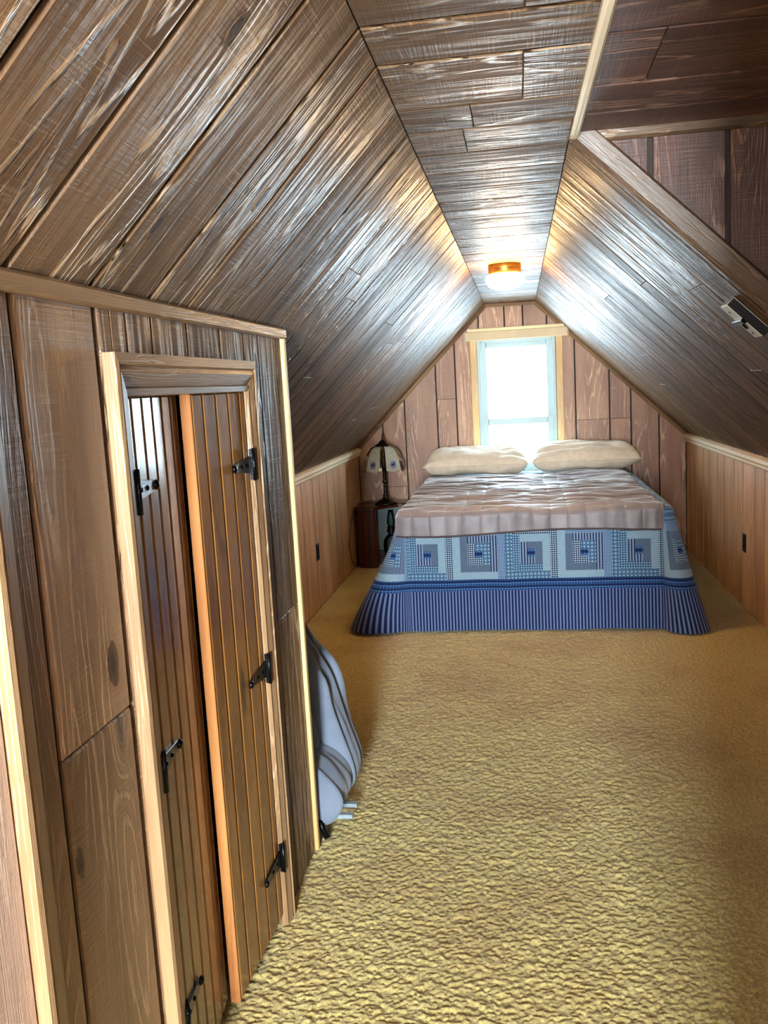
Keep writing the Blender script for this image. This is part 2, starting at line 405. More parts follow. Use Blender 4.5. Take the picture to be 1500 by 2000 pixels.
# ================================================================== SETTING
# ---- carpet floor
def make_floor():
    x0, x1, y0, y1 = -1.40, 1.35, 1.3, 7.55
    ys = [y0]
    while ys[-1] < y1: ys.append(ys[-1] + max(.003, .0021*ys[-1]))
    ys = np.array(ys); ys[-1] = y1
    xs = np.linspace(x0, x1, 780)
    st = .0024; ny, nx = int((y1-y0)/st)+2, int((x1-x0)/st)+2
    a = smooth_noise((ny, nx), (1.0, 1.5), 1); b = smooth_noise((ny, nx), (2.4, 3.4), 2); c = smooth_noise((ny, nx), (28, 34), 3)
    H = np.tanh(.9*a)*.0026 + b*.0007 + c*.0008
    gi = np.clip(((ys-y0)/st).astype(int), 0, ny-1); gj = np.clip(((xs-x0)/st).astype(int), 0, nx-1)
    Z = H[np.ix_(gi, gj)]
    P = np.zeros((len(xs), len(ys), 3)); P[..., 0] = xs[:, None]; P[..., 1] = ys[None]; P[..., 2] = Z.T - .004
    fl = grid_obj('floor', P, None, M['carpet'], kind='structure')
    quad_obj('floor_slab', [[(-1.5, YR-.1, -.03), (2.0, YR-.1, -.03), (2.0, 7.7, -.03), (-1.5, 7.7, -.03)]], M['back'], fl)
    quad_obj('carpet_edge', [[(-.72, YR, -.004), (1.7, YR, -.004), (1.7, 1.3, -.004), (-.72, 1.3, -.004)],
                             [(1.35, 1.3, -.004), (1.7, 1.3, -.004), (1.7, 2.52, -.004), (1.35, 2.52, -.004)]], M['carpet'], fl)
make_floor()

# ---- ceiling strip, dormer ceiling, slopes : backing + separate planks
YL = [.45, .70, .93, 1.17, 1.42, 1.66, 1.86, 2.165, 2.36, 2.59, 2.82, 3.05, 3.26, 3.42, 3.58, 3.85, 4.10, 4.35, 4.59, 4.84]
while YL[-1] < YG-.3: YL.append(YL[-1]+random.choice([.15, .2, .25, .3]))
YL.append(YG)
G = .0058                                                     # half groove
ceil = quad_obj('ceiling', [[(XL-.01, YR, ZC+.012), (XL-.01, YG, ZC+.012), (XR+.01, YG, ZC+.012), (XR+.01, YR, ZC+.012)],
                            [(XR+.01, YR, ZC+.012), (XR+.01, Y1+.05, ZC+.012), (1.7, Y1+.05, ZC+.012), (1.7, YR, ZC+.012)]], M['back'], kind='structure')
fc = frame((0, 0, ZC), (1, 0, 0), (0, 1, 0), (0, 0, -1))
for a, b in zip(YL, YL[1:]):
    g = G*(1 if b > 2 else 1.4)
    cuts = [XL, XR]
    if random.random() < .12: cuts = [XL, random.uniform(XL+.12, XR-.1), XR]
    if abs(a-1.86) < .01: cuts = [XL, .03, XR]
    xr = XR+.012 if b < Y1 else XR
    cuts[-1] = xr
    for c0, c1 in zip(cuts, cuts[1:]):
        plank(ceil, [rect(c0+.0004, c1-.0004, a+g, b-g)], fc, M['board'])
plank(ceil, [rect(XL, XR, YR, YL[0]-.005)], fc, M['backwood'])
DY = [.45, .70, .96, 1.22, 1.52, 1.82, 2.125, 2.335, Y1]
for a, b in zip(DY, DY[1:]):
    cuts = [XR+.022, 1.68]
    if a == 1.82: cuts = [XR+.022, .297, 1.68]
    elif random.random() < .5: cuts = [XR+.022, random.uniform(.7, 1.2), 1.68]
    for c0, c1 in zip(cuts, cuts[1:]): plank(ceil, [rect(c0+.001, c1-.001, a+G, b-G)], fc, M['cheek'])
plank(ceil, [rect(XR+.022, 1.68, YR, .445)], fc, M['backwood'])

dL = Vector((KL-XL, 0, ZKL-ZC)); LL = dL.length; dL.normalize(); nLv = Vector((-dL.z, 0, dL.x)); nLv = nLv if nLv.x > 0 else -nLv
dR = Vector((KR-XR, 0, ZKR-ZC)); LR = dR.length; dR.normalize(); nRv = Vector((dR.z, 0, -dR.x)); nRv = nRv if nRv.x < 0 else -nRv
fL = (Vector((XL, 0, ZC)), dL, Vector((0, 1, 0)), nLv); fR = (Vector((XR, 0, ZC)), dR, Vector((0, 1, 0)), nRv)
def slope_back(name, fr, L, y0, y1):
    O, U, V, N = fr; q = lambda u, v: O+U*u+V*v-N*.012
    return quad_obj(name, [[q(-.02, y0), q(-.02, y1), q(L+.02, y1), q(L+.02, y0)]], M['back'], kind='structure')
cl = slope_back('ceiling_left', fL, LL, YR, YG); cr = slope_back('ceiling_right', fR, LR, Y1, YG)
uT = (ZC-ZT)/(ZC-ZKL)*LL
for a, b in zip(YL, YL[1:]):
    g = G*(1.5 if b < 2 else 1.0)
    end = LL if b > YC+.1 else uT+.02
    cuts = [0, end]
    if end > 1 and random.random() < .55: cuts = [0, random.uniform(.35, 1.25), end]
    for c0, c1 in zip(cuts, cuts[1:]): plank(cl, [rect(c0+.0004, c1-.0004, a+g, b-g)], fL, M['board'])
plank(cl, [rect(0, uT+.02, YR, .445)], fL, M['backwood'])
for a, b in zip(YL, YL[1:]):
    if b < Y1+.05: continue
    a = max(a, Y1+.004)
    cuts = [0, LR] if random.random() < .45 else [0, random.uniform(.35, 1.25), LR]
    for c0, c1 in zip(cuts, cuts[1:]): plank(cr, [rect(c0+.0004, c1-.0004, a+G, b-G)], fR, M['board'])

# ---- gable wall
gp = [(KL, 0), (KR, 0), (KR, ZKR), (XR, ZC), (XL, ZC), (KL, ZKL)]
fg = frame((0, YG, 0), (1, 0, 0), (0, 0, 1), (0, -1, 0))
bm = newbm()
for poly in ([(KL-.02, -.03), (WX0, -.03), (WX0, 2.2), (XL-.1, 2.2), (KL-.02, 1.0)], [(WX1, -.03), (KR+.02, -.03), (KR+.02, 1.0), (XR+.15, 2.2), (WX1, 2.2)],
             rect(WX0, WX1, -.03, WZ0), rect(WX0, WX1, WZ1, 2.2)):
    prism(bm, poly, fg, -.012, -.13)
wb = link('wall_back', bm, M['back'], kind='structure')
GX = [KL, -1.17, -.973, -.694, -.527, -.318, -.102, .049, .243, .462, .737, .907, 1.13, KR]
for a, b in zip(GX, GX[1:]):
    st = rect(a+.006, b-.006, 0, 2.2)
    n = len(gp)
    for i in range(n):
        p, q = gp[i], gp[(i+1) % n]; ex, ey = q[0]-p[0], q[1]-p[1]
        st = clip(st, ey, -ex, ey*p[0]-ex*p[1])
    parts = []
    lo = clip(st, -1, 0, -WX1); hi = clip(st, 1, 0, WX0)
    mid = clip(clip(st, -1, 0, -WX0), 1, 0, WX1)
    for p in (lo, hi): parts.append(p)
    parts.append(clip(mid, 0, -1, -WZ1)); parts.append(clip(mid, 0, 1, WZ0))
    parts = [p for p in parts if len(p) >= 3]
    if len(parts) == 1 and random.random() < .6:
        z = random.choice([.62, 1.12, 1.35, .85]); p = parts[0]
        for h in (clip(p, 0, 1, z-.001), clip(p, 0, -1, -z-.001)):
            if len(h) >= 3: plank(wb, [h], fg, M['gable'], swap=True)
    else: plank(wb, parts, fg, M['gable'], swap=True)

# ---- knee walls
def knee(name, X, n, edges, z1, y0):
    w_ = quad_obj(name, [[(X-n*.018, y0, -.03), (X-n*.018, YG, -.03), (X-n*.018, YG, z1+.02), (X-n*.018, y0, z1+.02)]], M['back'], kind='structure')
    fr = frame((X, 0, 0), (0, 0, 1), (0, 1, 0), (n, 0, 0))
    for a, b in zip(edges, edges[1:]): plank(w_, [rect(0, z1, a+.0055, b-.0055)], fr, M['knee'], th=.014)
    return w_
knee('wall_left', KL, 1, [2.66, 2.9, 3.12, 3.4, 3.63, 3.9, 4.12, 4.4, 4.65, 4.9, 5.2, 5.463, 5.775, 5.99, 6.226, 6.451, 6.68, 6.935, 7.29, YG], ZKL, YC)
knee('wall_right', KR, -1, [Y1+.01, 2.75, 3.0, 3.22, 3.5, 3.73, 4.0, 4.22, 4.5, 4.72, 4.98, 5.18, 5.40, 5.678, 5.90, 6.18, 6.383, 6.683, 6.87, 7.143, YG], ZKR, Y1)
RAIL = [(-.045, 0), (-.045, .010), (-.036, .016), (-.02, .017), (-.008, .026), (.012, .026), (.018, .016), (.022, .0)]
mould('trim_1', (KL, YC, .945), (KL, YG, .945), (0, 0, 1), (1, 0, 0), RAIL, M['rail'], kind='structure')
mould('trim_2', (KR, Y1+.02, .950), (KR, YG, .950), (0, 0, 1), (-1, 0, 0), RAIL, M['rail'], kind='structure')

# ---- closet front wall
fw = frame((XC, 0, 0), (0, 0, 1), (0, 1, 0), (1, 0, 0))
DOY0, DOY1, DOZ = 1.490, 2.225, 1.500                         # closet doorway
bm = newbm()
for r_ in (rect(-.03, ZT+.04, 1.02, DOY0), rect(-.03, ZT+.04, DOY1, YC-.012), rect(DOZ, ZT+.04, DOY0, DOY1)):
    prism(bm, r_, fw, -.012, -.09)
prism(bm, rect(-.03, ZT+.04, YR, 1.02), fw, -.03, -.09)
wc = link('wall_closet', bm, M['back'], kind='structure')
CE = [1.02, 1.183, 1.434, 1.553, 1.668, 1.856, 2.07, 2.253, 2.385, YC-.004]
for i, (a, b) in enumerate(zip(CE, CE[1:])):
    g = .008 if i in (0, 1) else .005
    ga = .0085 if i in (1, 2) else .004; gb = .0085 if i in (0, 1) else .004
    st = rect(0, ZT, a+ga, b-gb)
    inb = clip(clip(st, 0, -1, -DOY0), 0, 1, DOY1)
    parts = [p for p in (clip(st, 0, 1, DOY0), clip(st, 0, -1, -DOY1), clip(inb, -1, 0, -DOZ)) if len(p) >= 3]
    if i == 1:
        for p in (clip(st, 1, 0, .9392), clip(st, -1, 0, -.9408)): plank(wc, [p], fw, M['closet'], ch=.004)
    elif i == 8:
        for p in (clip(st, 1, 0, .8292), clip(st, -1, 0, -.8308)): plank(wc, [p], fw, M['board'])
    else: plank(wc, parts, fw, M['closet'] if i < 2 else M['board'], ch=.003)
# end face of the closet box and the wall nearer than the second doorway
quad_obj('end_panel', [[(XC-.012, YC, 0), (XC-.012, YC, ZT), (-1.05, YC, 1.32), (KL-.01, YC, .98)], [(XC-.012, YC, 0), (KL-.01, YC, .98), (KL-.01, YC, 0), (XC-.012, YC, 0)]][:1] +
         [[(XC-.012, YC, 0), (KL-.01, YC, .98), (KL-.01, YC, .5), (KL-.01, YC, 0)]], M['backwood'], wc)
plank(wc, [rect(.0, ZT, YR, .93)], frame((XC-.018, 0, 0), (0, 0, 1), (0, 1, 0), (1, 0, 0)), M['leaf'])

# doorway nearest the camera: casing with a pale side, pale leaf beside it
CAS = [(0, 0), (0, .024), (.010, .026), (.016, .018), (.022, .022), (.055, .015), (.060, .010), (.060, 0)]
def casing(name, p0, p1, A, m0=0, m1=0, parent=None, kind='structure', side=True):
    return mould(name, p0, p1, A, (1, 0, 0), CAS, None, parent, m0, m1, kind, mats=[M['trim'], M['pine']], mis=[1 if side else 0]+[0]*7)
casing('trim_3', (XC, 1.044, 0), (XC, 1.044, ZT-.03), (0, 1, 0))
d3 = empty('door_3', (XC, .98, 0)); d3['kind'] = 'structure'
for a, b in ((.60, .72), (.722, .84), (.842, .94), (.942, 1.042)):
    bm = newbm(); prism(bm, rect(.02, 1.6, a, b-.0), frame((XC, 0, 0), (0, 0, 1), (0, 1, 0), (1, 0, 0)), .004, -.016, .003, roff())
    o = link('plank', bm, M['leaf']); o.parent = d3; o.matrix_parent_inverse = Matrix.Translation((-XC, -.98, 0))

# closet doorway casing (mitred head)
casing('trim_4', (XC, 1.4455, 0), (XC, 1.4455, 1.565), (0, 1, 0), 0, -1.3)
mould('trim_5', (XC, 2.272, 1.565), (XC, 1.4455, 1.565), (0, 0, -1), (1, 0, 0),
      [(0, 0), (0, .024), (.020, .026), (.024, .019), (.034, .022), (.060, .012), (.063, .016), (.076, .014), (.078, 0)], M['trim'], None, .77, -.77, 'structure')
CASR = [(0, 0), (0, .020), (.008, .024), (.014, .016), (.022, .021), (.048, .013), (.054, .016), (.060, .008), (.060, 0)]
mould('trim_6', (XC, 2.272, 0), (XC, 2.272, 1.565), (0, -1, 0), (1, 0, 0), CASR, M['trim'], None, 0, -1.3, 'structure')
# jambs (dark reveal)
bm = newbm(); box(bm, XC-.12, XC-.002, 1.482, 1.492, 0, 1.5); box(bm, XC-.12, XC-.002, 2.222, 2.232, 0, 1.5); box(bm, XC-.12, XC-.002, 1.482, 2.232, 1.497, 1.507, axis=1)
link('trim_7', bm, M['trim'], kind='structure')
# closet top trim and corner trim
mould('trim_8', (XC, .5, ZT-.003), (XC, YC, ZT-.003), (0, 0, -1), (1, 0, 0), [(-.006, 0), (-.006, .010), (.0, .016), (.022, .016), (.026, .010), (.026, 0)], M['trim'], kind='structure')
mould('trim_9', (XC, YC-.022, 0), (XC, YC-.022, ZT-.02), (0, 1, 0), (1, 0, 0), [(0, 0), (0, .008), (.004, .012), (.022, .012), (.026, .006), (.026, -.02), (.020, -.02), (.020, 0)], M['pine'], kind='structure')
# ceiling ridge trim (runs slightly skew, as in the photo) and cheek-wall trims
mould('trim_10', (.176, .5, ZC), (.158, Y1, ZC), (1, 0, 0), (0, 0, -1), [(-.004, 0), (-.004, .012), (.004, .016), (.014, .016), (.020, .010), (.020, 0)], M['rail'], kind='structure')
fk = frame((0, Y1, 0), (1, 0, 0), (0, 0, 1), (0, -1, 0))
kp = [(XR, ZC), (KR, ZKR), (KR, -.02), (1.7, -.02), (1.7, ZC)]
bm = newbm()
prism(bm, [(XR, ZC+.02), (KR, ZKR), (1.7, ZKR), (1.7, ZC+.02)], fk, -.012, -.05); prism(bm, rect(KR, 1.7, -.03, ZKR), fk, -.012, -.05)
wk = link('wall_dormer', bm, M['back'], kind='structure')
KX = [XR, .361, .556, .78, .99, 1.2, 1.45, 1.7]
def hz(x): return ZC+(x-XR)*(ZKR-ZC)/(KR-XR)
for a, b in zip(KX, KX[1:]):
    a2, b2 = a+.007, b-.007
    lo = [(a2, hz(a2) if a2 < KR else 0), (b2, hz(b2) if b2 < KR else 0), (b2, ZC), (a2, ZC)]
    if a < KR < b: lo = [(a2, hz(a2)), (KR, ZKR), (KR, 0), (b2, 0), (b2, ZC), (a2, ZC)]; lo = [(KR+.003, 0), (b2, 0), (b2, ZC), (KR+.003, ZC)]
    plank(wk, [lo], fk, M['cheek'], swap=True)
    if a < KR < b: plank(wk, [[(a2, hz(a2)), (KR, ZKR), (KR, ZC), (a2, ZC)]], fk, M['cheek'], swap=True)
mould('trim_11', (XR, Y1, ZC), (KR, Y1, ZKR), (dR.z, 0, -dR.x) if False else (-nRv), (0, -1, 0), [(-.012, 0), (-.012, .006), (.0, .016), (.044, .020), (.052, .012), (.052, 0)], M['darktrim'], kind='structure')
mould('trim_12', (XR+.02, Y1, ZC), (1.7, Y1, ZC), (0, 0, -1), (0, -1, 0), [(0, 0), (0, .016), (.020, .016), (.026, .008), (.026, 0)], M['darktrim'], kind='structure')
# gable edge trims
GT = [(0, 0), (0, .014), (.012, .018), (.024, .010), (.028, 0)]
mould('trim_13', (XL, YG, ZC), (KL, YG, ZKL), nLv, (0, -1, 0), GT, M['trim'], kind='structure')
mould('trim_14', (XR, YG, ZC), (KR, YG, ZKR), nRv, (0, -1, 0), GT, M['trim'], kind='structure')
mould('trim_15', (XL, YG, ZC), (XR, YG, ZC), (0, 0, -1), (0, -1, 0), GT, M['trim'], kind='structure')

# ---- large knots that stand out on single boards
def knot(parent, fr, u, v, ru, rv):
    bm = newbm(); n = 16
    pts = [(u+ru*math.cos(t)*(1+.12*math.sin(3*t)), v+rv*math.sin(t)) for t in np.linspace(0, 2*math.pi, n, endpoint=False)]
    prism(bm, pts, fr, .0009, -.001, .0004, roff()); k = link('knot', bm, M['knot'], parent)
    bm = newbm(); prism(bm, [(u+(p[0]-u)*.55, v+(p[1]-v)*.5) for p in pts], fr, .0013, .0, .0003, roff()); link('knot_heart', bm, M['knotheart'], k)
knot(wc, fw, 1.035, 1.372, .040, .019); knot(wc, fw, .766, 1.203, .026, .010)
for x, y in ((-.38, 1.293), (-.60, 1.481), (-.504, 1.807)): knot(cl, fL, (XL-x)/(-dL.x), y, .030, .013)

# ---- rear part of the attic (behind the camera)
bm = newbm(); RW = (-.52, .16, .62, 1.97)
fr_ = frame((0, YR, 0), (1, 0, 0), (0, 0, 1), (0, 1, 0))
for r_ in (rect(-.9, RW[0], -.03, 2.2), rect(RW[1], 1.7, -.03, 2.2), rect(RW[0], RW[1], -.03, RW[2]), rect(RW[0], RW[1], RW[3], 2.2)): prism(bm, r_, fr_, 0, -.1)
link('wall_front', bm, M['backwood'], kind='structure')
bm = newbm(); box(bm, .18, .24, YR, .40, 0, ZC); link('wall_light_block', bm, M['backwood'], kind='structure')  # unseen wall stub added to shade the dormer and right of the bed
quad_obj('wall_stair_side', [[(1.69, YR, 0), (1.69, Y1, 0), (1.69, Y1, ZC), (1.69, YR, ZC)]], M['backwood'], kind='structure')
def window(name, x0, x1, z0, z1, Y, n, split):
    """double-hung white window in a wall facing n (into the room along n*y)"""
    r = empty(name, ((x0+x1)/2, Y, z0)); r['kind'] = 'structure'; inv = Matrix.Translation((-(x0+x1)/2, -Y, -z0))
    def add(nm, bm, m):
        o = link(nm, bm, m, r); o.matrix_parent_inverse = inv; return o
    def yy(a, b): a, b = Y-n*a, Y-n*b; return min(a, b), max(a, b)
    def ringbox(bm, xa, xb, za, zb, t, ya, yb, tb=None):
        tb = tb or t; ya, yb = yy(ya, yb)
        box(bm, xa, xa+t, ya, yb, za, zb, .003); box(bm, xb-t, xb, ya, yb, za, zb, .003)
        box(bm, xa+t, xb-t, ya, yb, za, za+tb, .003, axis=0); box(bm, xa+t, xb-t, ya, yb, zb-t, zb, .003, axis=0)
    bm = newbm(); ringbox(bm, x0, x1, z0, z1, .030, -.004, .115); add('frame', bm, M['white_vinyl'])
    bm = newbm(); ringbox(bm, x0+.024, x1-.024, split-.004, z1-.024, .050, .060, .085); up = add('upper_sash', bm, M['white_vinyl'])
    bm = newbm(); ringbox(bm, x0+.024, x1-.024, z0+.024, split+.044, .052, .026, .052); lo = add('lower_sash', bm, M['white_vinyl'])
    for sash, ya, za, zb in ((up, .074, split+.03, z1-.06), (lo, .040, z0+.06, split-.0)):
        bm = newbm(); a, b = yy(ya, ya+.004); box(bm, x0+.06, x1-.06, a, b, za, zb); o = link('pane', bm, M['pane'], sash); o.matrix_parent_inverse = inv
    if n < 0:
        for xx in (-.13, .10):
            bm = newbm(); a, b = yy(.016, .034); box(bm, xx-.014, xx+.014, a, b, split+.044, split+.056, .003); o = link('sash_lock', bm, M['white_vinyl'], lo); o.matrix_parent_inverse = inv
    return r
window('window_1', WX0, WX1, WZ0, WZ1, YG, -1, 1.118)
window('window_2', RW[0], RW[1], RW[2], RW[3], YR, 1, 1.30)
for i, xa in enumerate((-.397, .312)):
    mould('trim_%d' % (16+i), (xa, YG, .66), (xa, YG, 1.86), (1, 0, 0), (0, -1, 0), [(0, 0), (0, .012), (.006, .017), (.05, .017), (.057, .011), (.058, 0)], M['pine'], kind='structure')

def shell():  # unseen outer box added to stop sky light leaking through gaps
    bm = newbm(); x0, x1, y0, y1, z0, z1 = -1.6, 1.85, -3.02, 7.664, -.06, 2.3
    Q = [[(x0, y0, z0), (x0, y1, z0), (x0, y1, z1), (x0, y0, z1)], [(x1, y0, z0), (x1, y1, z0), (x1, y1, z1), (x1, y0, z1)],
         [(x0, y0, z0), (x1, y0, z0), (x1, y1, z0), (x0, y1, z0)], [(x0, y0, z1), (x1, y0, z1), (x1, y1, z1), (x0, y1, z1)]]
    for y, a, b, c, d in ((y0, *RW), (y1, WX0, WX1, WZ0, WZ1)):
        for u0, u1, v0, v1 in ((x0, a, z0, z1), (b, x1, z0, z1), (a, b, z0, c), (a, b, d, z1)): Q.append([(u0, y, v0), (u1, y, v0), (u1, y, v1), (u0, y, v1)])
    for q in Q: face(bm, [bm.verts.new(p) for p in q], [(0, 0), (1, 0), (1, 1), (0, 1)])
    link('ceiling_light_seal', bm, M['backwood'], kind='structure')
shell()

# ---- closet doors
def hinge(parent, side, z, mat):
    """T-hinge in door-local space: pin at (0,0), strap towards side*Y"""
    bm = newbm(); fr = frame((0.0, 0, z), (0, 0, 1), (0, 1, 0), (1, 0, 0))
    st = [(-.022, side*.006), (.022, side*.006), (.011, side*.125), (-.011, side*.125)]
    prism(bm, st, fr, .0055, .0005, .0012)
    h = link('hinge', bm, mat, parent)
    bm = newbm(); prism(bm, rect(-.040, .040, -.010-side*.006, .010-side*.006), fr, .012, .001, .002); tube(bm, [(.012, 0, z-.042), (.012, 0, z+.042)], .005)
    link('hinge_plate', bm, M['iron'], h)
    bm = newbm(); lathe(bm, [(0, .007), (.008, .005), (.011, 0), (.007, -.004)], 10, (0, 0, 0)); bmesh.ops.rotate(bm, verts=bm.verts, matrix=Matrix.Rotation(math.pi/2, 3, 'Y')); bmesh.ops.translate(bm, verts=bm.verts, vec=(.006, side*.132, z))
    link('hinge_tip', bm, M['iron'], h)
    for q in (.035, .075):
        bm = newbm(); lathe(bm, [(0, .004), (.004, .003), (.006, 0)], 8); bmesh.ops.rotate(bm, verts=bm.verts, matrix=Matrix.Rotation(math.pi/2, 3, 'Y')); bmesh.ops.translate(bm, verts=bm.verts, vec=(.0055, side*q, z))
        link('screw', bm, M['iron'], h)
def closet_door(name, hx, hy, side, ang, widths, zs, first_mat):
    d = empty(name, (hx, hy, 0)); d.rotation_euler.z = ang; d['kind'] = 'structure'
    fr = frame((0, 0, 0), (0, 0, 1), (0, 1, 0), (1, 0, 0)); y = .004
    for i, wd in enumerate(widths):
        a, b = y, y+wd; y = b
        lo, hi = sorted((side*(a+.0038), side*(b-.0038)))
        bm = newbm(); prism(bm, rect(.035, 1.488, lo, hi), fr, 0, -.022, .004, roff())
        if i == len(widths)-1: link('board', bm, [M['door']], d)
        else: link('board', bm, M['door'], d)
    bm = newbm(); lo, hi = sorted((side*.004, side*y)); prism(bm, rect(.036, 1.487, lo, hi), fr, -.013, -.020, 0, roff()); link('batten_core', bm, M['back'], d)
    e0, e1 = sorted((side*(y-.0005), side*(y+.006)))
    bm = newbm(); prism(bm, rect(.035, 1.488, e0, e1), fr, -.0005, -.024, .002, roff()); link('edge_strip', bm, M['dooredge'], d)
    for i, z in enumerate(zs): hinge(d, side, z, first_mat if i == 0 else M['iron'])
    return d
closet_door('door_1', -.700, 1.506, 1, math.radians(7.0), [.034, .066, .066, .066, .066, .052], (1.315, .78, .25), M['iron_silver'])
closet_door('door_2', -.698, 2.212, -1, math.radians(-1.5), [.040, .082, .082, .082, .066], (1.30, .75, .205), M['iron'])

# ================================================================== THINGS
# ---- ceiling light
def ceiling_light():
    c = (-.057, 5.09, ZC); r = empty('ceiling_light', c)
    tag(r, 'flush ceiling light with lit opal glass bowl and brass collar', 'light')
    bm = newbm(); lathe(bm, [(.0, 0), (.088, 0), (.090, -.004), (.090, -.048), (.084, -.055), (.06, -.055), (0, -.05)], 36); link('collar', bm, M['brass'], r)
    bm = newbm(); lathe(bm, [(.078, -.050), (.098, -.058), (.108, -.074), (.106, -.092), (.092, -.112), (.065, -.128), (.03, -.137), (0, -.139)], 36); link('glass_bowl', bm, M['globe'], r)
    bm = newbm(); lathe(bm, [(.0902, -.012), (.0925, -.015), (.0902, -.018)], 36); link('collar_ring', bm, M['brass'], r)
ceiling_light()

# ---- window valance
def valance():
    r = empty('window_valance', (-.012, YG-.02, 1.82)); tag(r, 'cream valance board above the window with a rod behind it', 'valance')
    bm = newbm(); prism(bm, rect(-.425, .425, -.006, .068), frame((0, 0, 0), (1, 0, 0), (0, 0, 1), (0, -1, 0)), .085, .073, .004)
    for x in (-.425, .417): box(bm, x, x+.008, -.085, .0, -.006, .068, .001)
    for q in (-.04, .04): pass
    link('face_board', bm, M['valance'], r)
    bm = newbm(); box(bm, -.40, .40, -.012, .010, .060, .098, .003, axis=0); link('back_rail', bm, M['valance'], r)
    for x in (-.385, .385):
        bm = newbm(); box(bm, x-.008, x+.008, -.066, -.012, .062, .094, .002); link('bracket', bm, M['rail'], r)
valance()

# ---- bed
BX0, BX1, BY0, BY1, BZ = -.735, .830, 5.19, 7.48, .705
def bed():
    r = empty('bed', (.05, 6.33, 0)); tag(r, 'double bed base and mattress hidden under the patchwork quilt below the window', 'bed')
    inv = Matrix.Translation((-.05, -6.33, 0))
    for nm, z0, z1, m in (('box_spring', .16, .42, M['mattress']), ('mattress', .425, BZ-.012, M['mattress'])):
        bm = newbm(); box(bm, BX0+.03, BX1-.03, BY0+.03, BY1, z0, z1, .03, axis=0); o = link(nm, bm, m, r); o.matrix_parent_inverse = inv
    for x in (BX0+.1, BX1-.1):
        for y in (BY0+.12, BY1-.1):
            bm = newbm(); lathe(bm, [(0, 0), (.03, 0), (.025, .165), (0, .165)], 12, (x, y, 0)); o = link('leg', bm, M['iron'], r); o.matrix_parent_inverse = inv
bed()

# ---- quilt
UN = .0438                      # one log of the log-cabin blocks
LDROP = .715
def sstep(x): x = np.clip(x, 0, 1); return x*x*(3-2*x)
def block_kind(typ, i, j):
    """i column 0..6, j row 0..6 from the top of a block"""
    A = {'c': 'plaid', 1: {'l': 'stripes', 'b': 'stripes', 't': 'grey', 'r': 'grey'}, 2: {'l': 'gingham', 'b': 'gingham', 't': 'pale', 'r': 'pale'}, 3: {'l': 'dots', 'b': 'dots', 't': 'check', 'r': 'check'}}
    B = {'c': 'plaid', 1: {'l': 'check', 'b': 'check', 't': 'dots', 'r': 'dots'}, 2: {'l': 'grey', 'b': 'grey', 't': 'stripes', 'r': 'stripes'}, 3: {'l': 'pale', 'b': 'pale', 't': 'fine', 'r': 'fine'}}
    T = A if typ == 0 else B
    x, y = i-3, j-3; k = max(abs(x), abs(y))
    if k == 0: return T['c']
    if x == -k: sd = 'l'
    elif x == k: sd = 'r'
    elif y == k: sd = 'b'
    else: sd = 't'
    return T[k][sd]
SUB = 3
